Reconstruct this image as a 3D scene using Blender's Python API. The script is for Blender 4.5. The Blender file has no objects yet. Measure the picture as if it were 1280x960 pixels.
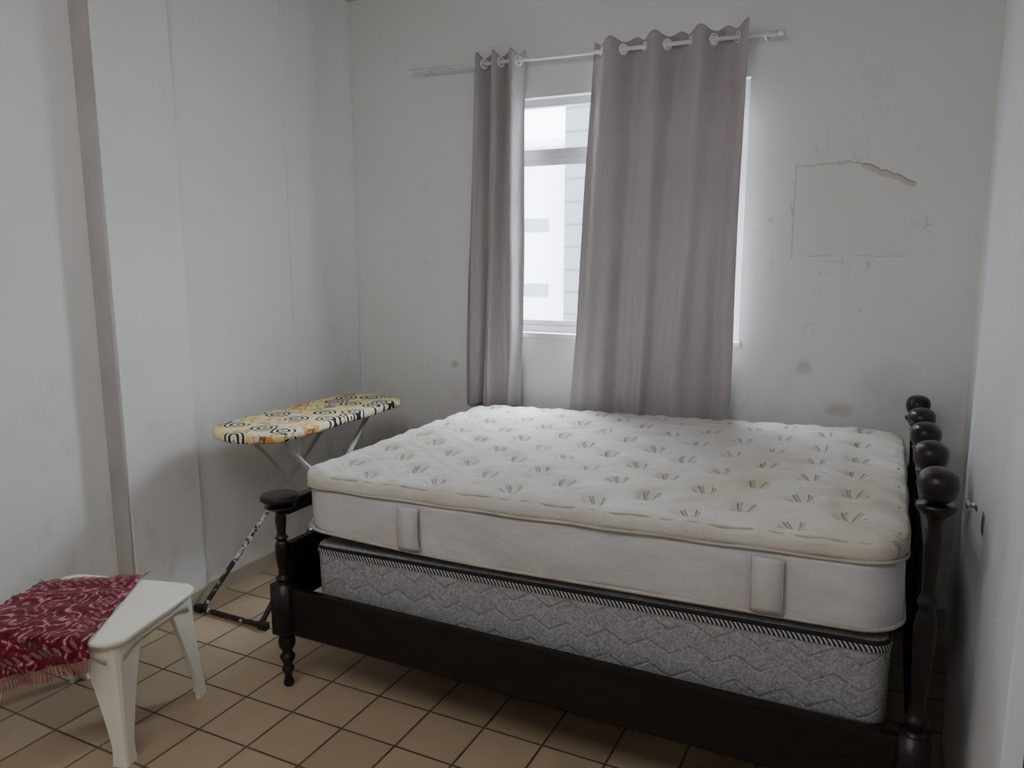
import bpy, bmesh, math, random
import numpy as np
from mathutils import Vector, Matrix
random.seed(3); rng=np.random.RandomState(5)
SC=bpy.context.scene
COL=SC.collection

# ---------------------------------------------------------------- node helpers
class NT:
    def __init__(s,name):
        s.m=bpy.data.materials.new(name); s.m.use_nodes=True
        s.t=s.m.node_tree; s.b=s.t.nodes['Principled BSDF']; s.out=s.t.nodes['Material Output']
    def n(s,typ,**kw):
        nd=s.t.nodes.new(typ)
        for k,v in kw.items(): setattr(nd,k,v)
        return nd
    def put(s,sock,v):
        if isinstance(v,bpy.types.NodeSocket): s.t.links.new(v,sock)
        else:
            if sock.type=='RGBA' and len(v)==3: v=(*v,1)
            sock.default_value=v
    def M(s,op,a,b=None,c=None,clamp=False):
        nd=s.n('ShaderNodeMath',operation=op,use_clamp=clamp)
        s.put(nd.inputs[0],a)
        if b is not None: s.put(nd.inputs[1],b)
        if c is not None: s.put(nd.inputs[2],c)
        return nd.outputs[0]
    def co(s,kind='Object'): return s.n('ShaderNodeTexCoord').outputs[kind]
    def xyz(s,v):
        nd=s.n('ShaderNodeSeparateXYZ'); s.put(nd.inputs[0],v); return nd.outputs
    def map(s,v,scale=(1,1,1),rot=(0,0,0),loc=(0,0,0)):
        nd=s.n('ShaderNodeMapping'); s.put(nd.inputs['Vector'],v)
        nd.inputs['Scale'].default_value=scale; nd.inputs['Rotation'].default_value=rot; nd.inputs['Location'].default_value=loc
        return nd.outputs[0]
    def noise(s,v,scale,detail=3,rough=.55,dist=0):
        nd=s.n('ShaderNodeTexNoise'); s.put(nd.inputs['Vector'],v)
        nd.inputs['Scale'].default_value=scale; nd.inputs['Detail'].default_value=detail
        nd.inputs['Roughness'].default_value=rough; nd.inputs['Distortion'].default_value=dist
        return nd.outputs['Fac']
    def ramp(s,f,stops,interp='LINEAR'):
        nd=s.n('ShaderNodeValToRGB'); s.put(nd.inputs[0],f); cr=nd.color_ramp; cr.interpolation=interp
        while len(cr.elements)<len(stops): cr.elements.new(.5)
        for e,(p,c) in zip(cr.elements,stops):
            e.position=p; e.color=(*c,1) if len(c)==3 else c
        return nd.outputs['Color']
    def mask(s,f,a,b):
        nd=s.n('ShaderNodeMapRange'); s.put(nd.inputs[0],f)
        nd.inputs[1].default_value=a; nd.inputs[2].default_value=b
        return nd.outputs[0]
    def mix(s,f,a,b,bt='MIX'):
        nd=s.n('ShaderNodeMix',data_type='RGBA',blend_type=bt)
        s.put(nd.inputs[0],f); s.put(nd.inputs[6],a); s.put(nd.inputs[7],b); return nd.outputs[2]
    def bump(s,h,dist=.002,strength=1.0):
        nd=s.n('ShaderNodeBump'); s.put(nd.inputs['Height'],h)
        nd.inputs['Distance'].default_value=dist; nd.inputs['Strength'].default_value=strength
        s.t.links.new(nd.outputs[0],s.b.inputs['Normal'])
    def set(s,col=None,rough=None,metal=None,spec=None):
        if col is not None: s.put(s.b.inputs['Base Color'],col)
        if rough is not None: s.put(s.b.inputs['Roughness'],rough)
        if metal is not None: s.put(s.b.inputs['Metallic'],metal)
        if spec is not None: s.put(s.b.inputs['Specular IOR Level'],spec)
        return s.m

def simple(name,c,rough=.6,var=.12,scale=12,metal=0,bump=0,bscale=60,spec=.4):
    n=NT(name); co=n.co()
    f=n.noise(co,scale,4)
    d=tuple(x*(1-var) for x in c); l=tuple(min(1,x*(1+var*.6)) for x in c)
    n.set(n.ramp(f,[(.3,d),(.7,l)]),rough,metal,spec)
    if bump: n.bump(n.noise(co,bscale,3),bump)
    return n.m

# wall paint
def wall_mat(name,base,patch=False):
    n=NT(name); co=n.n('ShaderNodeNewGeometry').outputs['Position']
    big=n.noise(co,1.1,3); fine=n.noise(co,6,5,.65)
    c=n.ramp(big,[(.3,tuple(x*.95 for x in base)),(.7,base)])
    c=n.mix(n.mask(fine,.62,.8),c,tuple(x*.88 for x in base))
    smud=n.mask(n.noise(n.map(co,(1,1,.7)),3.7,6,.7),.62,.76)
    c=n.mix(n.M('MULTIPLY',smud,.34),c,(base[0]*.72,base[1]*.69,base[2]*.64))
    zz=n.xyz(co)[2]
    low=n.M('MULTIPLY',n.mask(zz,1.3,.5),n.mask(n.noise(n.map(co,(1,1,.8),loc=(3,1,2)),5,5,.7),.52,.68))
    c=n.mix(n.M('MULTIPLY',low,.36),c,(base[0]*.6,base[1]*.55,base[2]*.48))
    dots=n.mask(n.noise(n.map(co,loc=(9,9,1)),8,3,.6),.73,.78)
    c=n.mix(n.M('MULTIPLY',dots,.35),c,(.40,.37,.33))
    h=n.M('ADD',n.noise(co,2.2,2),n.M('MULTIPLY',n.noise(co,30,4),.12))
    if patch:
        x,y,z=n.xyz(co)
        wob=n.M('MULTIPLY',n.M('SUBTRACT',n.noise(co,9,5,.7),.5),.035)
        wob2=n.M('MULTIPLY',n.M('SUBTRACT',n.noise(n.map(co,loc=(4,2,7)),14,6,.75),.5),.045)
        xa=n.M('ADD',x,n.M('MULTIPLY',wob,.35)); za=n.M('ADD',z,wob2)
        drop=n.M('MULTIPLY',n.M('MAXIMUM',n.M('ADD',x,.14),0),.42)
        zt=n.M('ADD',za,drop)
        dl=n.M('ABSOLUTE',n.M('ADD',xa,.385)); dt=n.M('ABSOLUTE',n.M('SUBTRACT',zt,1.868))
        db=n.M('ABSOLUTE',n.M('SUBTRACT',za,1.50))
        inx=n.M('MULTIPLY',n.M('GREATER_THAN',x,-.39),n.M('LESS_THAN',x,.06))
        inz=n.M('MULTIPLY',n.M('GREATER_THAN',z,1.49),n.M('LESS_THAN',z,1.875))
        lt=n.M('MULTIPLY',n.M('LESS_THAN',dt,.004),inx)
        ll=n.M('MULTIPLY',n.M('LESS_THAN',dl,.003),inz)
        lb=n.M('MULTIPLY',n.M('MULTIPLY',n.M('LESS_THAN',db,.0025),inx),n.mask(n.noise(co,11,2),.45,.55))
        inside=n.M('MULTIPLY',n.M('MULTIPLY',n.M('GREATER_THAN',xa,-.385),n.mask(xa,.10,.02)),
                   n.M('MULTIPLY',n.M('GREATER_THAN',za,1.50),n.M('LESS_THAN',zt,1.868)))
        lines=n.M('MAXIMUM',n.M('MULTIPLY',lt,n.mask(x,-.28,-.12)),n.M('MAXIMUM',n.M('MULTIPLY',ll,.5),n.M('MULTIPLY',lb,.5)))
        lines=n.M('MAXIMUM',lines,n.M('MULTIPLY',lt,.5))
        c=n.mix(n.M('MULTIPLY',inside,.45),c,(base[0]*.95,base[1]*.90,base[2]*.83))
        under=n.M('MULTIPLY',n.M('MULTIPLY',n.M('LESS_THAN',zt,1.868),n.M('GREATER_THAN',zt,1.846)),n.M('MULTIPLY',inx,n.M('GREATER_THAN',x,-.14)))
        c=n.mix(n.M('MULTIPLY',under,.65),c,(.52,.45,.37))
        dx=n.M('ADD',x,.16); dz=n.M('SUBTRACT',z,1.58)
        near=n.mask(n.M('SQRT',n.M('ADD',n.M('MULTIPLY',dx,dx),n.M('MULTIPLY',dz,dz))),.55,.30)
        cr=n.M('ABSOLUTE',n.M('SUBTRACT',n.noise(n.map(co,loc=(2,5,3)),5,3,.6,.5),.5))
        crk=n.M('MULTIPLY',n.M('MULTIPLY',n.M('LESS_THAN',cr,.005),near),n.mask(n.noise(n.map(co,loc=(7,5,3)),6,2),.47,.54))
        crk=n.M('MULTIPLY',crk,n.M('SUBTRACT',1,inside))
        c=n.mix(n.M('MULTIPLY',crk,.35),c,(.36,.33,.30))
        c=n.mix(n.M('MULTIPLY',lines,.65),c,(.28,.25,.22))
        # damp grey scuffs low on the wall next to the bed head
        def blot(cx,cz,rx,rz,k,cc):
            a=n.M('DIVIDE',n.M('SUBTRACT',x,cx),rx); b=n.M('DIVIDE',n.M('SUBTRACT',z,cz),rz)
            r=n.M('SQRT',n.M('ADD',n.M('MULTIPLY',a,a),n.M('MULTIPLY',b,b)))
            m=n.M('MULTIPLY',n.mask(n.M('ADD',r,n.M('MULTIPLY',n.noise(co,22,5,.7),1.1)),1.45,.95),k)
            return n.mix(m,c,cc)
        c=blot(-.31,1.03,.045,.045,.5,(.45,.43,.41))
        c=blot(-.16,.86,.08,.04,.55,(.50,.46,.41))
        c=blot(.02,.98,.16,.14,.25,(.52,.49,.45))
        c=blot(-2.02,.94,.035,.03,.6,(.45,.43,.40))
        h=n.M('ADD',h,n.M('MULTIPLY',inside,.3))
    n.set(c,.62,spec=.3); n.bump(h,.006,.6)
    return n.m

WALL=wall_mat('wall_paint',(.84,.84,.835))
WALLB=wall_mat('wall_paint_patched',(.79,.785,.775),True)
CEIL=simple('ceiling_paint',(.6,.58,.55),.8,.1,3)
DOORM=simple('door_paint',(.82,.84,.86),.45,.06,3,bump=.001,bscale=20)
SHADEGREY=simple('pilaster_shade_grey',(.50,.465,.455),.6,.12,5,bump=.001,bscale=20)  # grey stands in for the shade on the pilaster's side face

# floor tiles
def floor_mat():
    n=NT('ceramic_floor_tile'); co=n.n('ShaderNodeNewGeometry').outputs['Position']
    mp=n.map(co,loc=(.05,.06,0))
    br=n.n('ShaderNodeTexBrick'); n.put(br.inputs['Vector'],mp)
    br.offset=0; br.squash=1
    br.inputs['Scale'].default_value=1; br.inputs['Brick Width'].default_value=.205; br.inputs['Row Height'].default_value=.205
    br.inputs['Mortar Size'].default_value=.0042; br.inputs['Mortar Smooth'].default_value=.15
    br.inputs['Color1'].default_value=(.38,.285,.19,1); br.inputs['Color2'].default_value=(.47,.36,.25,1)
    br.inputs['Mortar'].default_value=(.09,.06,.04,1)
    sp=n.noise(co,9,5,.6)
    c=n.mix(n.mask(sp,.35,.75),br.outputs['Color'],(.32,.24,.16),'MIX')
    c2=n.mix(.35,br.outputs['Color'],c)
    n.set(c2,n.ramp(n.noise(co,5,3),[(.3,(.34,)*3),(.7,(.5,)*3)]),spec=.4)
    n.bump(n.M('SUBTRACT',n.M('MULTIPLY',n.noise(co,40,3),.15),br.outputs['Fac']),.003,.8)
    return n.m
FLOOR=floor_mat()
SKIRT=simple('skirting_tile',(.50,.44,.37),.5,.15,7)
def wood():
    n=NT('dark_varnished_wood'); co=n.co()
    g=n.noise(n.map(co,(2,14,14)),3,5,.6,.6)
    c=n.ramp(g,[(.3,(.006,.004,.004)),(.6,(.013,.008,.007)),(.8,(.028,.012,.010))])
    n.set(c,.34,spec=.4); n.bump(g,.0006)
    return n.m
DARKWOOD=wood()
ALU=simple('window_aluminium',(.66,.66,.66),.4,.05,5,metal=.1)
SILL=simple('painted_sill',(.80,.80,.80),.5,.05)
WHITEMETAL=simple('white_painted_rod',(.84,.84,.84),.4,.08)
PLASTIC=simple('aged_white_plastic',(.82,.80,.71),.38,.08,6,bump=.0006,bscale=80,spec=.5)
EYE=simple('eyelet_plastic',(.85,.83,.80),.3,.05)

def chipped():
    n=NT('chipped_paint_steel'); co=n.co()
    z=n.xyz(n.n('ShaderNodeNewGeometry').outputs['Position'])[2]
    f=n.noise(co,24,5,.65)
    k=n.M('ADD',f,n.M('MULTIPLY',n.mask(z,.1,.68),.36))
    c=n.ramp(k,[(.56,(.025,.016,.014)),(.62,(.62,.61,.59))])
    n.set(c,.5,spec=.4); n.bump(f,.001); return n.m
CHIP=chipped()

def curtain_mat():
    n=NT('grey_mauve_curtain_fabric'); co=n.co()
    w=n.noise(n.map(co,(1,1,.25)),3,4)
    f=n.noise(n.map(co,(300,300,300)),1,2)
    c=n.ramp(w,[(.3,(.46,.412,.42)),(.7,(.56,.508,.515))])
    c=n.mix(n.M('MULTIPLY',f,.22),c,(.34,.30,.31))
    st=n.mask(n.noise(co,2.6,4,.6),.66,.72)
    c=n.mix(n.M('MULTIPLY',st,.3),c,(.27,.245,.26))
    n.set(c,.85,spec=.15)
    n.b.inputs['Sheen Weight'].default_value=.25
    cre=n.M('ADD',n.noise(n.map(co,(1.6,1,.5)),14,4),n.M('MULTIPLY',n.noise(n.map(co,(1,1,2.2)),7,3,.6,1.0),.8))
    n.bump(cre,.010,.7)
    tr=n.n('ShaderNodeBsdfTranslucent'); n.put(tr.inputs[0],(.42,.36,.355))
    mx=n.n('ShaderNodeMixShader'); mx.inputs[0].default_value=.10
    n.t.links.new(n.b.outputs[0],mx.inputs[1]); n.t.links.new(tr.outputs[0],mx.inputs[2])
    n.t.links.new(mx.outputs[0],n.out.inputs[0])
    return n.m
CURT=curtain_mat()

def mattress_top_mat():
    n=NT('quilted_mattress_ticking'); co=n.co(); x,y,z=n.xyz(co)
    S=.27
    def sprig(ox,oy,ang):
        u=n.M('SUBTRACT',n.M('FLOORED_MODULO',n.M('ADD',x,ox),S),S/2)
        v=n.M('SUBTRACT',n.M('FLOORED_MODULO',n.M('ADD',y,oy),S*.8),S*.4)
        v=n.M('ADD',v,.020)
        r=n.M('SQRT',n.M('ADD',n.M('MULTIPLY',u,u),n.M('MULTIPLY',v,v)))
        th=n.M('ARCTAN2',u,v)
        th2=n.M('ADD',th,n.M('MULTIPLY',r,7*ang))
        st=n.mask(n.M('COSINE',n.M('MULTIPLY',th2,8)),.35,.85)
        lim=n.M('ADD',.050,n.M('MULTIPLY',n.M('COSINE',n.M('MULTIPLY',th,2)),.014))
        m1=n.M('MULTIPLY',n.M('LESS_THAN',r,lim),n.M('GREATER_THAN',r,.012))
        m2=n.M('LESS_THAN',n.M('ABSOLUTE',th),2.5)
        return n.M('MULTIPLY',st,n.M('MULTIPLY',m1,m2))
    s=n.M('MAXIMUM',sprig(10,10,1),sprig(10+S/2,10+S*.4,-1))
    # embroidery only on the panel, not on the border
    px=n.M('LESS_THAN',n.M('ABSOLUTE',x),.915); py=n.M('LESS_THAN',n.M('ABSOLUTE',y),.652)
    s=n.M('MULTIPLY',s,n.M('MULTIPLY',px,py))
    f=n.noise(co,2.0,4,.6)
    c=n.ramp(f,[(.3,(.60,.575,.545)),(.7,(.70,.685,.67))])
    stain=n.mask(n.noise(co,3.2,5,.6,.4),.52,.74)
    c=n.mix(n.M('MULTIPLY',stain,.55),c,(.55,.465,.36))
    ys=n.mask(n.noise(n.map(co,loc=(3,7,0)),1.6,5,.65),.50,.60)
    c=n.mix(n.M('MULTIPLY',ys,.35),c,(.56,.475,.34))
    yel=n.mask(x,.05,.9)
    c=n.mix(n.M('MULTIPLY',yel,.42),c,(.56,.49,.39))
    c=n.mix(n.M('MULTIPLY',s,.42),c,(.33,.29,.25))
    n.set(c,.8,spec=.2); n.b.inputs['Sheen Weight'].default_value=.08
    h=n.M('ADD',n.M('MULTIPLY',s,-1.2),n.M('MULTIPLY',n.noise(co,20,4),1.2))
    n.bump(h,.006,1.0); return n.m
def mattress_side_mat():
    n=NT('mattress_border_fabric'); co=n.co(); x,y,z=n.xyz(co)
    f=n.noise(n.map(co,(1,1,3)),3,4,.6)
    c=n.ramp(f,[(.35,(.52,.50,.505)),(.7,(.63,.615,.62))])
    st=n.mask(n.noise(co,2.3,4,.6),.56,.75)
    c=n.mix(n.M('MULTIPLY',st,.35),c,(.46,.40,.33))
    n.set(c,.8,spec=.2); n.bump(n.noise(n.map(co,(1,1,1.4)),14,4),.007,.8); return n.m
MTOP=mattress_top_mat(); MSIDE=mattress_side_mat()
PIPE=simple('mattress_piping',(.47,.42,.37),.7,.2,9)
HANDLE=simple('mattress_handle_ribbon',(.57,.55,.545),.7,.1,9,bump=.001,bscale=50)

def box_mat():
    n=NT('grey_box_spring_fabric'); co=n.co(); x,y,z=n.xyz(co)
    f=n.noise(n.map(co,(1,1,1)),170,3,.7); g=n.noise(co,5,3)
    c=n.ramp(f,[(.35,(.19,.192,.20)),(.65,(.46,.46,.47))])
    c=n.mix(n.M('MULTIPLY',g,.3),c,(.31,.31,.32))
    tri=n.M('PINGPONG',n.M('ADD',n.M('ADD',x,y),9),.06)
    zz=n.M('ABSOLUTE',n.M('SUBTRACT',n.M('FLOORED_MODULO',n.M('ADD',z,n.M('ADD',n.M('MULTIPLY',tri,.55),5)),.07),.035))
    zz=n.M('ADD',zz,n.M('MULTIPLY',n.M('SUBTRACT',n.noise(co,12,2),.5),.016))
    line=n.mask(zz,.006,.0005)
    c=n.mix(n.M('MULTIPLY',line,.16),c,(.13,.13,.14))
    n.set(c,.85,spec=.15); n.bump(n.M('SUBTRACT',n.M('MULTIPLY',f,.1),line),.004,.45); return n.m
BOXM=box_mat()
def braid():
    n=NT('striped_braid'); co=n.co(); x,y,z=n.xyz(co)
    s=n.M('SINE',n.M('MULTIPLY',n.M('ADD',x,n.M('ADD',y,n.M('MULTIPLY',z,.6))),520))
    c=n.ramp(n.mask(s,-.2,.4),[(0,(.02,.02,.024)),(1,(.5,.5,.5))])
    n.set(c,.7); n.bump(s,.001); return n.m
BRAID=braid(); BLACKTAPE=simple('black_tape',(.02,.02,.022),.7,.2)

def cover_mat():
    n=NT('patterned_ironing_cover'); co=n.co()
    wn=n.n('ShaderNodeTexNoise'); n.put(wn.inputs['Vector'],co); wn.inputs['Scale'].default_value=9
    wv=n.n('ShaderNodeVectorMath',operation='MULTIPLY_ADD'); n.put(wv.inputs[0],wn.outputs['Color']); wv.inputs[1].default_value=(.045,.045,0); n.put(wv.inputs[2],co)
    v=n.n('ShaderNodeTexVoronoi'); v.voronoi_dimensions='2D'; v.inputs['Scale'].default_value=8.0; n.put(v.inputs['Vector'],wv.outputs[0]); v.inputs['Randomness'].default_value=.75
    d=v.outputs['Distance']; cr=n.xyz(v.outputs['Color'])
    base=n.ramp(n.noise(n.map(co,(1.3,1,1)),6,2,.4,.8),[(.0,(.84,.76,.50)),(.42,(.82,.66,.26)),(.50,(.86,.80,.60)),(.56,(.80,.36,.14)),(.61,(.84,.70,.34))],'CONSTANT')
    rings=n.M('SINE',n.M('ADD',n.M('MULTIPLY',d,33),1.0))
    sel=n.M('GREATER_THAN',cr[0],.42)
    blk=n.M('MULTIPLY',n.M('MULTIPLY',n.M('GREATER_THAN',rings,-.05),n.M('LESS_THAN',d,.43)),sel)
    wd=n.M('MULTIPLY',n.M('LESS_THAN',d,.46),sel)
    c=n.mix(wd,base,(.86,.80,.62))
    c=n.mix(blk,c,(.03,.03,.03))
    sw=n.M('ABSOLUTE',n.M('SUBTRACT',n.noise(co,9,1,.3,1.5),.5))
    ln=n.M('MULTIPLY',n.M('LESS_THAN',sw,.022),n.M('LESS_THAN',cr[0],.42))
    c=n.mix(n.M('MULTIPLY',ln,.85),c,(.12,.09,.06))
    n.set(c,.75,spec=.2); n.bump(n.noise(co,30,3),.002,.6); return n.m
COVER=cover_mat()
def cloth_mat():
    n=NT('crimson_woven_cloth'); co=n.co('UV'); x,y,z=n.xyz(co)
    v=n.n('ShaderNodeTexVoronoi',feature='SMOOTH_F1'); n.put(v.inputs['Vector'],co); v.inputs['Scale'].default_value=8
    a=n.M('SINE',n.M('MULTIPLY',v.outputs['Distance'],30))
    b=n.noise(co,19,4,.65,1.4)
    pat=n.M('ADD',n.M('MULTIPLY',a,.13),b)
    c=n.ramp(pat,[(.30,(.07,.005,.014)),(.44,(.15,.008,.024)),(.57,(.20,.014,.036)),(.62,(.33,.10,.12)),(.70,(.48,.28,.28))],'LINEAR')
    ed=n.M('MINIMUM',n.M('MINIMUM',x,n.M('SUBTRACT',1,x)),n.M('MINIMUM',y,n.M('SUBTRACT',1,y)))
    bd=n.M('LESS_THAN',n.M('ABSOLUTE',n.M('SUBTRACT',ed,.085)),.02)
    zig=n.M('GREATER_THAN',n.M('SINE',n.M('MULTIPLY',n.M('ADD',x,y),110)),0)
    c=n.mix(n.M('MULTIPLY',bd,.75),c,(.09,.005,.014))
    c=n.mix(n.M('MULTIPLY',n.M('MULTIPLY',bd,zig),.5),c,(.42,.17,.18))
    n.set(c,.9,spec=.1); n.b.inputs['Sheen Weight'].default_value=.15
    n.bump(n.noise(co,70,3),.003); return n.m
CLOTH=cloth_mat()
FRINGE=simple('cloth_fringe',(.36,.12,.14),.9,.5,40)
STEEL=simple('worn_steel',(.45,.43,.40),.35,.2,20,metal=.9)

# ---------------------------------------------------------------- mesh helpers
def link(o,parent=None):
    COL.objects.link(o)
    if parent is not None: o.parent=parent
    return o
def mesh_obj(name,verts,faces,mat=None,parent=None,smooth=False,loc=(0,0,0)):
    me=bpy.data.meshes.new(name); me.from_pydata([tuple(map(float,v)) for v in verts],[],faces); me.update()
    if smooth:
        for p in me.polygons: p.use_smooth=True
    if mat: me.materials.append(mat)
    o=bpy.data.objects.new(name,me); o.location=loc
    return link(o,parent)
def bm_obj(name,bm,mat=None,parent=None,smooth=False,loc=(0,0,0)):
    bmesh.ops.recalc_face_normals(bm,faces=bm.faces)
    me=bpy.data.meshes.new(name); bm.to_mesh(me); bm.free()
    if smooth:
        for p in me.polygons: p.use_smooth=True
    if mat: me.materials.append(mat)
    o=bpy.data.objects.new(name,me); o.location=loc
    return link(o,parent)
def empty(name,loc,rot=(0,0,0)):
    o=bpy.data.objects.new(name,None); o.location=loc; o.rotation_euler=rot; o.empty_display_size=.1
    return link(o)
def bm_box(bm,lo,hi):
    lo=Vector(lo);hi=Vector(hi)
    r=bmesh.ops.create_cube(bm,size=1)
    for v in r['verts']:
        v.co=Vector([(lo[i]+hi[i])/2+v.co[i]*(hi[i]-lo[i]) for i in range(3)])
    return r['verts']
def boxes(name,lst,mat,parent=None,bevel=0,loc=(0,0,0)):
    bm=bmesh.new()
    for lo,hi in lst: bm_box(bm,lo,hi)
    if bevel: bmesh.ops.bevel(bm,geom=list(bm.edges),offset=bevel,segments=2,affect='EDGES',profile=.6)
    return bm_obj(name,bm,mat,parent,False,loc)
def lathe_bm(bm,prof,center=(0,0,0),seg=24,axis=Vector((0,0,1))):
    q=Vector((0,0,1)).rotation_difference(axis.normalized())
    rings=[]
    for r,z in prof:
        ring=[bm.verts.new(Vector(center)+q@Vector((max(r,1e-4)*math.cos(a),max(r,1e-4)*math.sin(a),z))) for a in [2*math.pi*i/seg for i in range(seg)]]
        rings.append(ring)
    for a,b in zip(rings,rings[1:]):
        for i in range(seg):
            bm.faces.new((a[i],a[(i+1)%seg],b[(i+1)%seg],b[i]))
    bm.faces.new(rings[0][::-1]); bm.faces.new(rings[-1])
def smooth_prof(pts,n=4):
    out=[]
    P=[pts[0]]+pts+[pts[-1]]
    for i in range(1,len(P)-2):
        p0,p1,p2,p3=P[i-1:i+3]
        for k in range(n):
            t=k/n
            f=lambda a,b,c,d:.5*((2*b)+(-a+c)*t+(2*a-5*b+4*c-d)*t*t+(-a+3*b-3*c+d)*t**3)
            out.append((max(.002,f(p0[0],p1[0],p2[0],p3[0])),f(p0[1],p1[1],p2[1],p3[1])))
    out.append(pts[-1]); return out
def tube_bm(bm,pts,r,seg=12,closed=False):
    pts=[Vector(p) for p in pts]; n=len(pts); rings=[]
    up=None
    for i,p in enumerate(pts):
        if closed: d=(pts[(i+1)%n]-pts[i-1]).normalized()
        else: d=(pts[min(i+1,n-1)]-pts[max(i-1,0)]).normalized()
        if up is None:
            up=d.orthogonal().normalized()
        up=(up-d*up.dot(d)).normalized(); s=d.cross(up)
        rings.append([bm.verts.new(p+(up*math.cos(a)+s*math.sin(a))*r) for a in [2*math.pi*k/seg for k in range(seg)]])
    pr=list(zip(rings,rings[1:]))
    if closed: pr.append((rings[-1],rings[0]))
    for a,b in pr:
        for k in range(seg): bm.faces.new((a[k],a[(k+1)%seg],b[(k+1)%seg],b[k]))
    if not closed:
        bm.faces.new(rings[0][::-1]); bm.faces.new(rings[-1])
def arc_path(pts,rad,n=6):
    pts=[Vector(p) for p in pts]; out=[pts[0]]
    for a,b,c in zip(pts,pts[1:],pts[2:]):
        u=(a-b).normalized(); v=(c-b).normalized()
        p=b+u*rad; q=b+v*rad
        for k in range(n+1):
            t=k/n; out.append((1-t)**2*p+2*t*(1-t)*b+t*t*q)
    out.append(pts[-1]); return out

def soft_box(L,W,H,rc,re,step=.03,disp=None):
    """box centred at origin, plan-corner radius rc, edge radius re"""
    hx,hy,hz=L/2,W/2,H/2
    def ax(h,st,r):
        n=max(2,int(round((2*h-2*r)/st)))
        mid=list(np.linspace(-h+r,h-r,n+1)); e=list(np.linspace(-h,-h+r,8))[:-1]
        return e+mid+[-q for q in e[::-1]]
    xs=ax(hx,step,max(rc,re)); ys=ax(hy,step,max(rc,re))
    zs=ax(hz,max(.02,step),re)
    idx={};V=[];F=[]
    def vid(p):
        k=(round(p[0],5),round(p[1],5),round(p[2],5))
        if k not in idx: idx[k]=len(V); V.append(p)
        return idx[k]
    def grid(A,B,f,flip):
        for i in range(len(A)-1):
            for j in range(len(B)-1):
                q=[vid(f(A[i],B[j])),vid(f(A[i+1],B[j])),vid(f(A[i+1],B[j+1])),vid(f(A[i],B[j+1]))]
                F.append(q[::-1] if flip else q)
    grid(xs,ys,lambda a,b:(a,b,hz),False); grid(xs,ys,lambda a,b:(a,b,-hz),True)
    grid(xs,zs,lambda a,b:(a,-hy,b),False); grid(xs,zs,lambda a,b:(a,hy,b),True)
    grid(ys,zs,lambda a,b:(hx,a,b),False); grid(ys,zs,lambda a,b:(-hx,a,b),True)
    V=np.array(V,float)
    sx=np.abs(V[:,0])-(hx-rc); sy=np.abs(V[:,1])-(hy-rc)
    m=(sx>0)&(sy>0)
    ln=np.hypot(sx,sy)+1e-9; k=np.maximum(sx,sy)/ln
    nx=np.where(m,sx/ln,np.where(sx-0>sy,1.,0.)); ny=np.where(m,sy/ln,np.where(sx>sy,0.,1.))
    X=np.where(m,(hx-rc)+sx*k,np.abs(V[:,0])); Y=np.where(m,(hy-rc)+sy*k,np.abs(V[:,1]))
    depth=np.where(m,rc-np.maximum(sx,sy),np.minimum(hx-np.abs(V[:,0]),hy-np.abs(V[:,1])))
    sgx=np.sign(V[:,0]); sgy=np.sign(V[:,1])
    s=re-depth; tz=np.abs(V[:,2])-(hz-re)
    mm=(s>0)&(tz>0); l2=np.hypot(s,tz)+1e-9; kk=np.maximum(s,tz)/l2
    ds=np.where(mm,s*kk-s,0); Z=np.where(mm,(hz-re)+tz*kk,np.abs(V[:,2]))
    X=X+nx*ds; Y=Y+ny*ds
    P=np.stack([X*sgx,Y*sgy,Z*np.sign(V[:,2])],1)
    N=np.stack([nx*sgx,ny*sgy],1)
    if disp is not None: P=disp(P,N,depth,V)
    return P,F
def outline(L,W,rc,n=10,seg=40):
    pts=[]
    hx,hy=L/2,W/2
    for cx,cy,a0 in ((hx-rc,hy-rc,0),(-hx+rc,hy-rc,90),(-hx+rc,-hy+rc,180),(hx-rc,-hy+rc,270)):
        arc=[(cx+rc*math.cos(math.radians(a0+90*k/n)),cy+rc*math.sin(math.radians(a0+90*k/n))) for k in range(n+1)]
        if pts:
            p=pts[-1]; q=arc[0]
            for k in range(1,seg): pts.append((p[0]+(q[0]-p[0])*k/seg,p[1]+(q[1]-p[1])*k/seg))
        pts+=arc
    p=pts[-1]; q=pts[0]
    for k in range(1,seg): pts.append((p[0]+(q[0]-p[0])*k/seg,p[1]+(q[1]-p[1])*k/seg))
    return pts
def info(o,label,cat,group=None):
    o['label']=label; o['category']=cat
    if group: o['group']=group
def struct(o,label,cat):
    o['kind']='structure'; o['label']=label; o['category']=cat

# ---------------------------------------------------------------- room shell
D=3.45; CE=2.80; XR=.30; YF=-1.2
o=boxes('floor',[((-2.95,YF-.1,-.1),(XR+.12,D+.15,0))],FLOOR); struct(o,'beige square ceramic tile floor with dark grout','floor')
o=boxes('ceiling',[((-2.95,YF-.1,CE),(XR+.12,D+.15,CE+.1))],CEIL); struct(o,'off-white plaster ceiling','ceiling')
o=boxes('wall_left',[((-2.95,YF,0),(-2.71,1.94,CE)),((-2.95,1.94,0),(-2.615,2.28,CE)),((-2.95,2.28,0),(-2.638,2.93,CE)),((-2.95,2.93,0),(-2.633,D,CE))],WALL,bevel=.004)
struct(o,'white painted plaster wall with shallow pilasters','wall')
o=boxes('shade_strip_1',[((-2.71,1.928,0),(-2.618,1.94,CE))],SHADEGREY,bevel=.003); struct(o,'narrow vertical strip added on the pilaster side, shade painted in grey','shade_strip')  # added thin panel over the pilaster side, its shade put into the colour
wx0,wx1,wz0,wz1=-1.72,-.585,1.125,2.235
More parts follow.
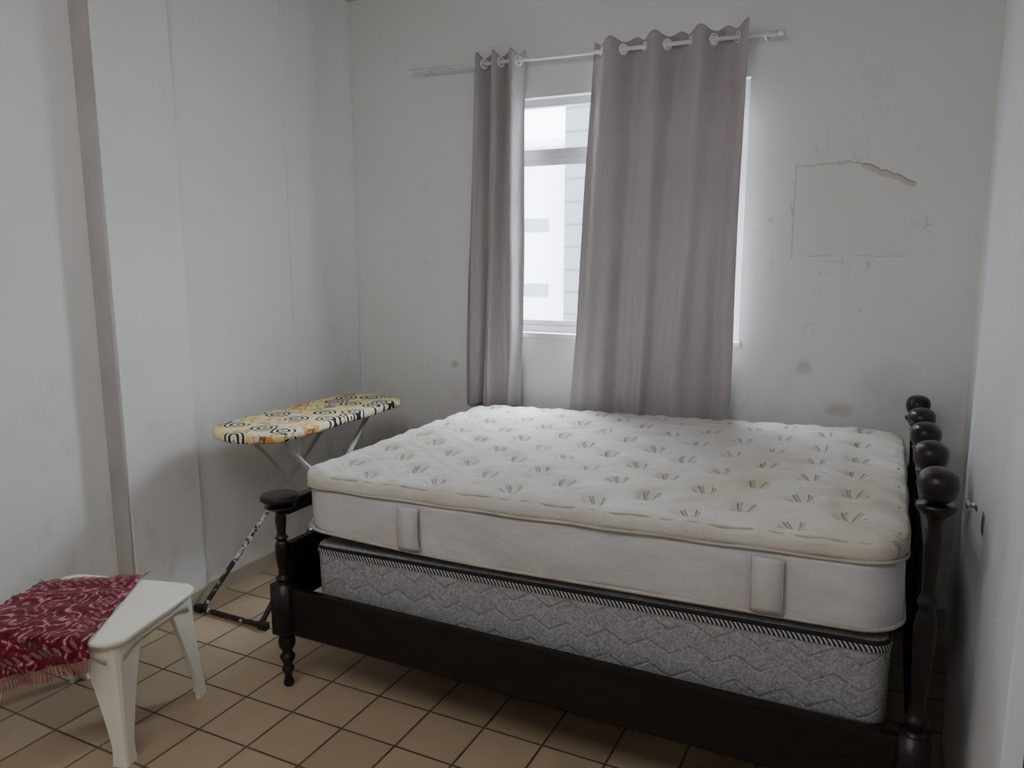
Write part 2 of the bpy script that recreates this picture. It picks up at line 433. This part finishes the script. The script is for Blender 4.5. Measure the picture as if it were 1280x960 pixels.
o=boxes('wall_back',[((-2.95,D,0),(wx0,D+.15,CE)),((wx1,D,0),(XR+.12,D+.15,CE)),((wx0,D,0),(wx1,D+.15,wz0)),((wx0,D,wz1),(wx1,D+.15,CE))],WALLB)
struct(o,'white painted wall with cracked plaster patch and window','wall')
o=boxes('wall_right',[((XR,YF,0),(XR+.12,D,CE))],WALL); struct(o,'white painted plaster wall','wall')
o=boxes('wall_front',[((-2.95,YF-.1,0),(XR+.12,YF,CE))],WALL); struct(o,'white painted plaster wall','wall')
o=boxes('baseboard_left',[((-2.71,YF,0),(-2.70,1.918,.065)),((-2.615,1.928,0),(-2.605,2.28,.065)),((-2.71,1.918,0),(-2.605,1.928,.065)),((-2.638,2.28,0),(-2.628,2.93,.065)),((-2.633,2.93,0),(-2.623,D,.065))],SKIRT)
struct(o,'low beige tile skirting','baseboard')
o=boxes('baseboard_back',[((-2.63,D-.01,0),(XR,D,.065))],SKIRT); struct(o,'low beige tile skirting','baseboard')

door=boxes('door_1',[((.245,1.55,.01),(.28,2.56,2.35))],DOORM,bevel=.003)
struct(door,'pale grey painted door leaf folded open against wall','door')
boxes('door_frame',[((.262,2.70,0),(XR,2.80,2.45))],DOORM,parent=door,bevel=.004)
bm=bmesh.new()
lathe_bm(bm,smooth_prof([(.004,0),(.014,0),(.014,.004),(.007,.007),(.006,.014),(.010,.018),(.011,.024),(.004,.027)],3),(.245,2.27,.855),16,Vector((-1,0,0)))
bm_obj('door_knob',bm,STEEL,door,True)
boxes('door_latch_plate',[((.2425,2.10,.83),(.245,2.14,.88))],STEEL,door,bevel=.001)

win=boxes('window_1',[((wx0,D+.05,wz0),(wx0+.035,D+.09,wz1)),((wx1-.035,D+.05,wz0),(wx1,D+.09,wz1)),
  ((wx0+.035,D+.05,wz0),(wx1-.035,D+.09,wz0+.035)),((wx0+.035,D+.05,wz1-.035),(wx1-.035,D+.09,wz1)),
  ((wx0+.035,D+.045,1.955),(wx1-.035,D+.095,2.005)),((-1.17,D+.05,wz0+.035),(-1.135,D+.09,1.955)),((-1.17,D+.05,2.005),(-1.135,D+.09,wz1-.035))],ALU)
struct(win,'aluminium framed window with upper vent panes','window')
boxes('window_sash',[((wx0+.035,D+.055,wz0+.035),(wx0+.06,D+.062,1.955)),((-1.195,D+.055,wz0+.035),(-1.17,D+.062,1.955)),
  ((wx0+.06,D+.055,wz0+.035),(-1.195,D+.062,wz0+.06)),((wx0+.06,D+.055,1.93),(-1.195,D+.062,1.955))],ALU,win)
boxes('window_sill',[((wx0-.01,D-.012,wz0-.022),(wx1+.01,D+.05,wz0+.002))],SILL,win,bevel=.003)
g=NT('window_glass'); tr=g.n('ShaderNodeBsdfTransparent'); gl=g.n('ShaderNodeBsdfGlossy'); gl.inputs['Roughness'].default_value=.03
tr.inputs[0].default_value=(.95,.97,.98,1)
mx=g.n('ShaderNodeMixShader'); mx.inputs[0].default_value=.03
g.t.links.new(tr.outputs[0],mx.inputs[1]); g.t.links.new(gl.outputs[0],mx.inputs[2]); g.t.links.new(mx.outputs[0],g.out.inputs[0])
boxes('window_pane',[((wx0+.036,D+.066,wz0+.036),(-1.171,D+.069,1.954)),((-1.134,D+.066,wz0+.036),(wx1-.036,D+.069,1.954)),
  ((wx0+.036,D+.066,2.006),(-1.171,D+.069,wz1-.036)),((-1.134,D+.066,2.006),(wx1-.036,D+.069,wz1-.036))],g.m,win)

# ---------------------------------------------------------------- curtain rod
def rodz(x): return 2.400+(x+2.21)*(-.014)
RY=3.375
rod=empty('curtain_rod',(-1.34,RY,rodz(-1.34)))
info(rod,'thin white metal curtain rod above the window','curtain rod')
bm=bmesh.new(); tube_bm(bm,[(-.87,0,rodz(-2.21)-rodz(-1.34)),(.875,0,rodz(-.465)-rodz(-1.34))],.0085,14)
bm_obj('rod',bm,WHITEMETAL,rod,True)
for bx in (-2.14,-.53):
    bm=bmesh.new(); dz=rodz(bx)-rodz(-1.34); lx=bx+1.34
    tube_bm(bm,[(lx,.0,dz-.002),(lx,.03,dz-.003),(lx,.074,dz-.003)],.005,10)
    lathe_bm(bm,[(.012,0),(.012,.004)],(lx,.0745,dz-.003),16,Vector((0,-1,0)))
    bm_obj('rod_bracket',bm,WHITEMETAL,rod,True)
for bx,s in ((-2.215,-1),(-.46,1)):
    bm=bmesh.new(); lathe_bm(bm,[(.010,-.012),(.011,0),(.009,.008),(.003,.011)],(bx+1.34,0,rodz(bx)-rodz(-1.34)),14,Vector((s,0,0)))
    bm_obj('rod_end_cap',bm,WHITEMETAL,rod,True)

def curtain(xt,xb,ztop,zbot,waves,amp,label,seed,ph0=0.0,flat=.45):
    r=np.random.RandomState(seed)
    cx=(xt[0]+xt[1])/2
    root=empty('curtain',(cx,RY,zbot)); info(root,label,'curtain','grey eyelet curtains')
    nu,nv=int(60*waves),90
    k=math.ceil(ph0/math.pi)
    us=[(j*math.pi-ph0)/(2*math.pi*waves) for j in range(k,int(2*waves)+k+2)]
    us=[u for u in us if .02<u<.985]
    a1,a2,a3=r.uniform(0,6,3)
    def P(u,v):
        wv=waves
        uu=u+.035*v*math.sin(2*math.pi*u*1.3+a1)*(1-abs(2*u-1))
        x=(1-v)*(xt[0]+(xt[1]-xt[0])*uu)+v*(xb[0]+(xb[1]-xb[0])*uu)
        A=amp*(1-flat*min(1,v*1.8))
        y=A*math.sin(2*math.pi*wv*u+ph0)
        vv=min(1,v*1.5)
        y+=vv*.016*math.sin(2*math.pi*wv*.43*u+a2+v*1.5)+vv*.009*math.sin(2*math.pi*wv*2.3*u+a3+v)
        y+=vv*.0035*math.sin(2*math.pi*(3.1*u+2.3*v)+a1)*math.sin(2*math.pi*(1.2*u-1.7*v)+a3)
        x+=v*.008*math.sin(v*7+u*11+a2)
        y=max(-.055,min(.062,y))
        z=ztop-(ztop-zbot)*v+(.012*math.cos(2*(2*math.pi*wv*u+ph0)-math.pi)*(1-min(1,v*8)))
        if v>.9: z+=.008*math.sin(u*9+a1)
        return x-cx,y,z-zbot
    V=[];F=[]
    for j in range(nv+1):
        for i in range(nu+1): V.append(P(i/nu,(j/nv)**1.15))
    zr=lambda x:rodz(x)-zbot
    for j in range(nv):
        for i in range(nu):
            q=[j*(nu+1)+i,j*(nu+1)+i+1,(j+1)*(nu+1)+i+1,(j+1)*(nu+1)+i]
            c=np.mean([V[a] for a in q],0)
            skip=False
            for u in us:
                x=xt[0]+(xt[1]-xt[0])*u-cx
                if abs(c[0]-x)<.03 and (c[1])**2+(c[2]-zr(x+cx))**2<.0185**2: skip=True
            if not skip: F.append(q)
    fab=mesh_obj('curtain_fabric',V,F,CURT,root,True)
    sm=fab.modifiers.new('s','SOLIDIFY'); sm.thickness=.0025
    for u in us:
        x=xt[0]+(xt[1]-xt[0])*u
        bm=bmesh.new()
        e=.004; p0=P(u-e,0.02); p1=P(u+e,.02); t=Vector((p1[0]-p0[0],p1[1]-p0[1],0)).normalized()
        tube_bm(bm,[Vector((x-cx,0,zr(x)))+t*(.021*math.cos(a))+Vector((0,0,.021*math.sin(a))) for a in [2*math.pi*q/24 for q in range(24)]],.0042,8,True)
        bm_obj('eyelet',bm,EYE,root,True)
    return root
curtain((-1.262,-.582),(-1.345,-.605),2.425,.735,3.5,.040,'wide grey-mauve eyelet curtain hanging over the window',4,ph0=math.pi*.5,flat=.62)
curtain((-1.865,-1.60),(-1.935,-1.61),2.430,.745,3,.034,'bunched grey-mauve eyelet curtain beside the open window',8,ph0=math.pi*.5,flat=.2)

# ---------------------------------------------------------------- bed frame
BX0,BX1,BY0,BY1=-1.815,.128,1.908,3.306
bed=empty('bed_frame',(-.83,2.6,0)); info(bed,'dark wooden bed frame with turned posts and rounded finials','bed')
OFF=Vector((-.83,2.6,0))
def L(x,y,z=0): return (x-OFF.x,y-OFF.y,z)
FOOTP=[(.011,0),(.016,.004),(.018,.015),(.014,.028),(.013,.04),(.020,.058),(.022,.066),(.016,.078),(.020,.092),(.026,.106),(.026,.114),(.018,.126),(.017,.134),(.027,.150),(.030,.168),(.026,.186),(.020,.192),(.030,.200)]
def post(parent,x,y,top,blk0,blk1,name='post',cap=.9):
    bm=bmesh.new()
    lathe_bm(bm,smooth_prof([(r,z*blk0/.2) for r,z in FOOTP],3),L(x,y,0),20)
    bm_box(bm,L(x-.034,y-.032,blk0),L(x+.034,y+.032,blk1))
    h=top-blk1
    prof=[(.028,0),(.020,.02),(.026,.05),(.028,.07),(.018,.10),(.016,.16),(.020,.26),(.023,.38),(.024,.46),(.021,.52),(.016,.55),(.022,.585),(.015,.62),(.016,.70),(.019,.80),(.018,.86),(.016,.90),(.026*cap,.94),(.044*cap,.965),(.052*cap,.985),(.048*cap,1.0)]
    lathe_bm(bm,smooth_prof([(r,z*h) for r,z in prof],3),L(x,y,blk1),22)
    return bm_obj(name,bm,DARKWOOD,parent,True)
def finial(parent,x,y,z,sx=.043,sz=.040,sy=.056,flat=False):
    bm=bmesh.new()
    prof=[(.022,-1.0),(.60,-.86),(.90,-.50),(1.0,-.02),(.97,.38),(.80,.72),(.45,.93),(.02,1.0)]
    if flat: prof=[(.3,-1.0),(.45,-.7),(.85,-.2),(1.0,.1),(1.0,.5),(.9,.8),(.5,.95),(.02,1.0)]
    lathe_bm(bm,smooth_prof([(r,q) for r,q in prof],4),(0,0,0),24)
    for v in bm.verts: v.co=Vector((v.co.x*sx,v.co.y*sy,v.co.z*sz))+Vector(L(x,y,z))
    return bm_obj('finial',bm,DARKWOOD,parent,True)
def board_end(name,x,topf,rail_z,label,flat):
    hb=boxes(name,[(L(x-.014,BY0+.03,.30),L(x+.014,BY1-.03,.52)),(L(x-.018,BY0+.02,rail_z-.02),L(x+.018,BY1-.02,rail_z+.03))],DARKWOOD,bed,bevel=.005)
    hb['label']=label
    ys=[1.92,2.26,2.60,2.94,3.28]
    for i,y in enumerate(ys):
        zt=topf(y)
        if i in (0,4): post(hb,x,BY0 if i==0 else BY1,zt-(.02 if flat else .042),.20,.385,cap=1.0 if flat else .84)
        else:
            bm=bmesh.new(); h=zt-.038-.515
            if flat: h=rail_z-.515
            prof=[(.016,0),(.014,.1),(.022,.3),(.024,.45),(.016,.6),(.020,.68),(.014,.78),(.018,.9),(.024 if flat else .036,1.0)]
            lathe_bm(bm,smooth_prof([(r,q*h) for r,q in prof],3),L(x,y,.515),16); bm_obj('spindle',bm,DARKWOOD,hb,True)
        yy=BY0 if i==0 else (BY1 if i==4 else y)
        if flat:
            if i in (0,4): finial(hb,x,yy,zt,.064,.022,.064,True)
        else: finial(hb,x,yy,zt)
board_end('headboard',BX1,lambda y:.995-.048*(y-1.92),.855,'dark headboard with row of rounded finials',False)
board_end('footboard',BX0,lambda y:.685,.645,'low dark footboard with turned posts and flat caps',True)
for y in (BY0,BY1):
    boxes('side_rail',[(L(BX0+.03,y-.014,.205),L(BX1-.03,y+.014,.372))],DARKWOOD,bed,bevel=.004)
for yy in (BY0+.028,BY1-.028):
    boxes('slat_ledge',[(L(BX0+.04,yy-.014,.215),L(BX1-.04,yy+.014,.255))],DARKWOOD,bed)
for i in range(6):
    x=-1.55+i*.29
    boxes('slat',[(L(x-.04,BY0+.016,.255),L(x+.04,BY1-.016,.277))],DARKWOOD,bed,bevel=.002)

# ---------------------------------------------------------------- box spring + mattress
TILT=-math.atan(.052/1.85)
BL,BW=1.79,1.30
bcx,bcy=-.825,2.612
bh=.235
bs=empty('box_spring',(bcx,bcy,.315),(0,TILT,0)); info(bs,'grey quilted fabric box spring inside the bed frame','box spring')
P,F=soft_box(BL,BW,bh,.05,.018,.06)
mesh_obj('box_body',P,F,BOXM,bs,True,(0,0,bh/2))
def cord(name,Lx,Wy,rc,zf,r,mat,parent):
    bm=bmesh.new(); o=outline(Lx,Wy,rc,8,40)
    tube_bm(bm,[(x,y,zf(x,y)) for x,y in o],r,8,True)
    return bm_obj(name,bm,mat,parent,True)
def band(name,Lx,Wy,rc,z0,z1,mat,parent,th=.003):
    o=outline(Lx,Wy,rc,8,30); n=len(o); V=[];F=[]
    for x,y in o: V+=[(x,y,z0),(x*(1+th/Lx),y*(1+th/Wy),(z0+z1)/2),(x,y,z1)]
    for i in range(n):
        a=3*i;b=3*((i+1)%n)
        F+=[(a,b,b+1,a+1),(a+1,b+1,b+2,a+2)]
    return mesh_obj(name,V,F,mat,parent,True)
band('striped_braid_trim',BL+.006,BW+.006,.052,bh-.034,bh-.016,BRAID,bs)
band('dark_edge_tape',BL+.003,BW+.003,.051,bh-.016,bh-.003,BLACKTAPE,bs)
# mattress: foot end slightly compressed and lifted
ML,MW=1.868,1.345
mt=empty('mattress',(-.8405,2.616,.566),(0,TILT,0)); info(mt,'worn white quilted pillow-top mattress with yellowish stains','mattress')
H1,H2=.184,.240
def lift(x):
    return .034*np.clip((-x-.15)/.78,0,1)**1.6
def zw(x,y,z):
    t=z/H2
    return z+lift(x)*(1-t)
def dside(P,N,dep,V):
    P=P.copy()
    side=(dep<.001)
    b=.004*np.sin(P[:,0]*6+P[:,1]*4)+.003*np.sin(P[:,0]*17+1)+.005*np.cos(P[:,2]/(H1/2)*1.4)
    P[:,0]+=N[:,0]*side*b*.4; P[:,1]+=N[:,1]*side*b
    z=P[:,2]+H1/2
    P[:,2]=zw(P[:,0],P[:,1],z)-H1/2
    return P
P,F=soft_box(ML-.012,MW-.012,H1,.11,.02,.03,disp=dside)
mesh_obj('mattress_border',P,F,MSIDE,mt,True,(0,0,H1/2))
cord('mattress_piping',ML-.008,MW-.008,.11,lambda x,y:zw(x,y,.010),.006,PIPE,mt)
cord('mattress_piping',ML-.002,MW-.002,.11,lambda x,y:zw(x,y,H1-.002)+.0015*math.sin(x*23+y*9),.005,PIPE,mt)
S=.27
PH=.066
def dtop(P,N,dep,V):
    P=P.copy(); up=V[:,2]>PH/2-.005
    x=P[:,0].copy();y=P[:,1].copy()
    w=np.clip(dep/.07,0,1)
    h=np.zeros(len(P))
    for ox,oy in ((10,10),(10+S/2,10+S*.4)):
        u=np.mod(x+ox,S)-S/2; v=np.mod(y+oy,S*.8)-S*.4
        h-=.022*np.exp(-(u*u+v*v)/(2*.028**2))
    p=(x+10)/S; q=(y+10)/(S*.8)
    g1=np.abs(np.mod(p+q,1)-.5); g2=np.abs(np.mod(p-q,1)-.5)
    h-=.0035*(np.exp(-(g1/.06)**2)+np.exp(-(g2/.06)**2))
    h+=.009*np.sin(x*5.1+1.2*np.sin(y*3))*np.sin(y*4.3+.8)
    h+=.004*np.sin(x*31+4*np.sin(y*9))*np.sin(y*27+3*np.sin(x*7))
    crown=.016*np.clip(dep/.25,0,1)
    low=-.016*np.exp(-((x-.1)**2+(y+.1)**2)/.25)
    P[:,2]+=up*((h+low)*w+crown)
    rip=.0025*np.sin(x*40+y*33)+.002*np.sin(x*90+y*61+1)
    P[:,2]+=np.where((dep<.05)&(P[:,2]>0),rip,0)
    m=(np.abs(V[:,2])<PH/2-.002)&(dep<.001)
    b=.003*np.cos(P[:,2]/.036*1.5)+.002*np.sin(x*26+y*22)
    P[:,0]+=N[:,0]*m*b; P[:,1]+=N[:,1]*m*b
    return P
P,F=soft_box(ML,MW,PH,.115,.026,.0095,disp=dtop)
mesh_obj('quilted_top',P,F,MTOP,mt,True,(0,0,H2-PH/2))
cord('mattress_piping',ML-.014,MW-.014,.11,lambda x,y:H2-.012+.002*math.sin(x*40+y*33),.0045,PIPE,mt)
for hx in (-.47,.615):
    V=[];n=10;F=[]
    for i in range(n+1):
        z=float(zw(np.float64(hx),0,.018+.148*i/n)); bow=.008+.006*math.sin(math.pi*i/n)
        V+=[(hx-.037,-MW/2-bow,z),(hx,-MW/2-bow-.002,z),(hx+.037,-MW/2-bow,z)]
    for i in range(n):
        for k in (0,1): F.append((3*i+k,3*i+k+1,3*i+k+4,3*i+k+3))
    hd=mesh_obj('mattress_handle',V,F,HANDLE,mt,True); sm=hd.modifiers.new('s','SOLIDIFY'); sm.thickness=.003; sm.offset=0
    bm=bmesh.new()
    for s in (-1,1): tube_bm(bm,[(v[0]+ (0.002*s),v[1]-.001,v[2]) for v in V[(0 if s<0 else 2)::3]],.0022,6)
    bm_obj('handle_seam',bm,PIPE,hd,True)

# ---------------------------------------------------------------- ironing board
ib=empty('ironing_board',(-2.30,2.63,0)); info(ib,'folding ironing board with yellow black-patterned cover, chipped metal legs','ironing board')
def ibL(x,y,z): return (x+2.30,y-2.63,z)
TZ=.80
ctl=[]
for k in range(13):
    a=math.pi+math.pi*k/12
    ctl.append((.195*math.cos(a),-.33+.14*math.sin(a)))
for k in range(1,8):
    t=k/8; ctl.append((.195-.01*t,-.33+.76*t))
for k in range(13):
    a=math.pi*k/12
    ctl.append((.185*math.cos(a),.43+.10*math.sin(a)))
for k in range(1,8):
    t=k/8; ctl.append((-.185-.01*t,.43-.76*t))
rings=[(.93,-.030),(.985,-.028),(1.0,-.018),(1.0,-.006),(.985,.002),(.95,.006),(.80,.007),(.5,.007),(.2,.007)]
V=[];F=[];n=len(ctl)
for s,z in rings:
    for i,(x,y) in enumerate(ctl): V.append((x*s+.0,y*(1-(1-s)*.5),z+(.002*math.sin(i*1.7) if z<0 else 0)))
for j in range(len(rings)-1):
    for i in range(n):
        F.append((j*n+i,j*n+(i+1)%n,(j+1)*n+(i+1)%n,(j+1)*n+i))
F.append(tuple(range(n))[::-1]); F.append(tuple(range((len(rings)-1)*n,len(rings)*n)))
mesh_obj('board_cover',V,F,COVER,ib,True,(0,0,TZ))
def uframe(ya,yb,x0,x1,zt,xt0,xt1,name):
    bm=bmesh.new()
    tube_bm(bm,arc_path([ibL(xt0,yb,zt),ibL(x0,ya,.014),ibL(x1,ya,.014),ibL(xt1,yb,zt)],.03),.011,10)
    tube_bm(bm,[ibL(xt0,yb,zt),ibL(xt1,yb,zt)],.009,10)
    return bm_obj(name,bm,CHIP,ib,True)
uframe(2.18,2.98,-2.54,-2.21,TZ-.032,-2.42,-2.22,'leg_frame')
uframe(3.10,2.32,-2.49,-2.19,TZ-.032,-2.38,-2.20,'leg_frame')
bm=bmesh.new(); tube_bm(bm,[ibL(-2.47,2.62,.41),ibL(-2.19,2.62,.41)],.006,8); bm_obj('pivot_bolt',bm,STEEL,ib,True)
for x in (-2.555,-2.195):
    boxes('foot_cap',[(ibL(x-.022,2.165,0),ibL(x+.022,2.195,.03))],BLACKTAPE,ib,bevel=.006)
bm=bmesh.new()
lathe_bm(bm,smooth_prof([(.02,0),(.022,.004),(.012,.008),(.008,.02),(.012,.026),(.004,.032)],3),(0.0,.15,TZ+.006),14)
bm_obj('cover_fastener',bm,STEEL,ib,True)
boxes('end_bracket',[((-.08,.495,TZ-.03),(.12,.545,TZ-.018))],STEEL,ib,bevel=.003)

# ---------------------------------------------------------------- plastic stool
SCX,SCY,SA=-2.235,1.483,math.radians(15)
st=empty('plastic_stool',(SCX,SCY,0),(0,0,SA)); info(st,'low white plastic stool with splayed legs under red cloth','stool')
SL,SW,SH=.52,.43,.395
P,F=soft_box(SL,SW,.018,.07,.007,.04)
mesh_obj('seat',P,F,PLASTIC,st,True,(0,0,SH-.009))
P,F=soft_box(SL-.03,SW-.03,.016,.06,.005,.05); mesh_obj('seat_rim',P,F,PLASTIC,st,True,(0,0,SH-.026))
o=outline(SL-.045,SW-.045,.05,6,16); n=len(o); V=[];F=[]
for x,y in o:
    fx=abs(x)/((SL-.045)/2); fy=abs(y)/((SW-.045)/2)
    t=min(fx,fy)
    dp=.022+.05*max(0,(t-.45)/.55)**2
    V+=[(x,y,SH-.03),(x*1.005,y*1.005,SH-.03-dp)]
for i in range(n):
    a=2*i;b=2*((i+1)%n); F.append((a,b,b+1,a+1))
ap=mesh_obj('apron',V,F,PLASTIC,st,True); sm=ap.modifiers.new('s','SOLIDIFY'); sm.thickness=.005
for sx in (-1,1):
    for sy in (-1,1):
        V=[];F=[];secs=[]
        m=12
        for i in range(m+1):
            t=i/m; z=(SH-.03)*(1-t)
            w=.085*(1-t)**1.4+.036+ (.012*max(0,(t-.85)/.15))
            cx=(SL/2-.022)+.004*t+.016*t*t; cy=(SW/2-.022)+.004*t+.012*t*t
            th=.010+.006*t; b=.02*(1-.5*t)
            sec=[(0-w,0),(-b,0),(-b*.3,-b*.3),(0,-b),(0,-w),(-th,-w),(-th,-th-b*.6),(-th-b*.6,-th),(-w,-th)]
            secs.append([(sx*(cx+a),sy*(cy+c),z) for a,c in sec])
        for s in secs: V+=s
        q=len(secs[0])
        for j in range(m):
            for i in range(q):
                F.append((j*q+i,j*q+(i+1)%q,(j+1)*q+(i+1)%q,(j+1)*q+i))
        F.append(tuple(range(q))); F.append(tuple(range(m*q,(m+1)*q))[::-1])
        bm=bmesh.new(); vs=[bm.verts.new(v) for v in V]
        for f in F: bm.faces.new([vs[i] for i in f])
        bm_obj('leg',bm,PLASTIC,st,False)
ca,sa=math.cos(-SA),math.sin(-SA)
def toloc(x,y):
    x-=SCX;y-=SCY; return np.array([x*ca-y*sa,x*sa+y*ca])
P1=toloc(-2.262,1.700);P2=toloc(-1.985,1.280);e=P2-P1; Lc=np.linalg.norm(e); pe=np.array([e[1],-e[0]])/Lc
P4=P1+pe*.50
cl=empty('tablecloth',(SCX,SCY,SH),(0,0,SA)); info(cl,'burgundy patterned woven cloth with fringe draped over stool','cloth')
def drape(a,b):
    p=P1+e*a+(P4-P1)*b
    x,y=p; hx,hy=SL/2,SW/2
    z=.008+.003*math.sin(a*17+b*9)*math.sin(b*13+1)+.0025*math.sin(a*31)
    ox=max(0,abs(x)-hx); oy=max(0,abs(y)-hy)
    if ox>0: z-=ox*.9; x=math.copysign(hx+.014+.006*math.sin(b*22)+ox*.15,x)
    if oy>0: z-=oy*.9; y=math.copysign(hy+.014+.006*math.sin(a*25+b*20)+oy*.15,y)
    return (x,y,z)
NA,NB=60,56
V=[drape(i/NA,j/NB) for j in range(NB+1) for i in range(NA+1)]
F=[(j*(NA+1)+i,j*(NA+1)+i+1,(j+1)*(NA+1)+i+1,(j+1)*(NA+1)+i) for j in range(NB) for i in range(NA)]
fab=mesh_obj('cloth_panel',V,F,CLOTH,cl,True)
uv=fab.data.uv_layers.new(name='UVMap')
for lp in fab.data.loops:
    vi=lp.vertex_index; uv.data[lp.index].uv=((vi%(NA+1))/NA,(vi//(NA+1))/NB)
sm=fab.modifiers.new('s','SOLIDIFY'); sm.thickness=.003; sm.offset=0
bm=bmesh.new()
for a in (1.0,0.0):
    for k in range(110):
        b=k/109; p=Vector(drape(a,b)); q=Vector(drape(a+(-.02 if a else .02),b)); d=(p-q).normalized()
        ln=.028+.008*random.random(); j=Vector((random.uniform(-.3,.3),random.uniform(-.3,.3),0))
        dd=(d+j*.6).normalized()
        end=p+dd*ln
        if a: end.z-=.008
        tube_bm(bm,[p,(p+end)/2+Vector((0,0,.001)),end],.0011,4)
fr=bm_obj('fringe',bm,FRINGE,cl); fr['kind']='stuff'

# ---------------------------------------------------------------- outside
GROUND=simple('outdoor_ground',(.3,.3,.28),.9,.2,.3)
BW1=simple('white_render_facade',(.88,.88,.88),.8,.05,.5)
BDARK=simple('facade_window_glass',(.30,.33,.37),.3,.1,1)
def tow():
    n=NT('grey_tiled_facade'); z=n.xyz(n.co())[2]
    l=n.M('LESS_THAN',n.M('FLOORED_MODULO',z,.9),.10)
    n.set(n.mix(l,(.22,.23,.25),(.14,.15,.17)),.8); return n.m
BG=tow()
o=boxes('ground',[((-60,4.5,-10.2),(40,70,-10))],GROUND); struct(o,'paved ground far below the window','ground')
b1=boxes('apartment_building',[((-24,30,-10),(-12.1,40,6.0)),((-24,29.8,5.9),(-12.1,40.2,6.2))],BW1); info(b1,'white rendered apartment building outside the window','building')
for fl in range(-2,2):
    for k in range(5):
        x=-13.0-k*2.3; z=2.75+fl*2.7
        boxes('facade_window',[((x-1.5,29.95,z-.25),(x,30.0,z+.3))],BDARK,b1)
b2=boxes('tower_building',[((-12.05,29.4,-10),(-7.4,42,14))],BG); info(b2,'grey tiled tower building outside the window','building')

# ---------------------------------------------------------------- lights
w=bpy.data.worlds.new('sky'); SC.world=w; w.use_nodes=True
bg=w.node_tree.nodes['Background']; bg.inputs[0].default_value=(.80,.90,1,1); bg.inputs[1].default_value=13.0
def area(name,loc,target,sx,sy,e,col):
    l=bpy.data.lights.new(name,'AREA'); l.shape='RECTANGLE'; l.size=sx; l.size_y=sy; l.energy=e; l.color=col
    o=bpy.data.objects.new(name,l); o.location=loc
    o.rotation_euler=(Vector(target)-Vector(loc)).to_track_quat('-Z','Y').to_euler()
    link(o); return o
area('daylight_outside',(-1.25,4.35,2.95),(-1.1,2.6,.9),2.2,1.0,400,(.87,.94,1))
area('ceiling_fill_light',(-1.2,.5,2.72),(-1.4,1.6,0),1.8,1.6,34,(1,.98,.95))

# ---------------------------------------------------------------- camera
cam=bpy.data.cameras.new('camera'); co=bpy.data.objects.new('camera',cam); link(co)
cam.sensor_width=36; cam.lens=27; cam.clip_start=.02
co.location=(0,0,1.5); co.rotation_euler=(math.radians(90-9.46),math.radians(0),math.radians(26.1))
SC.camera=co
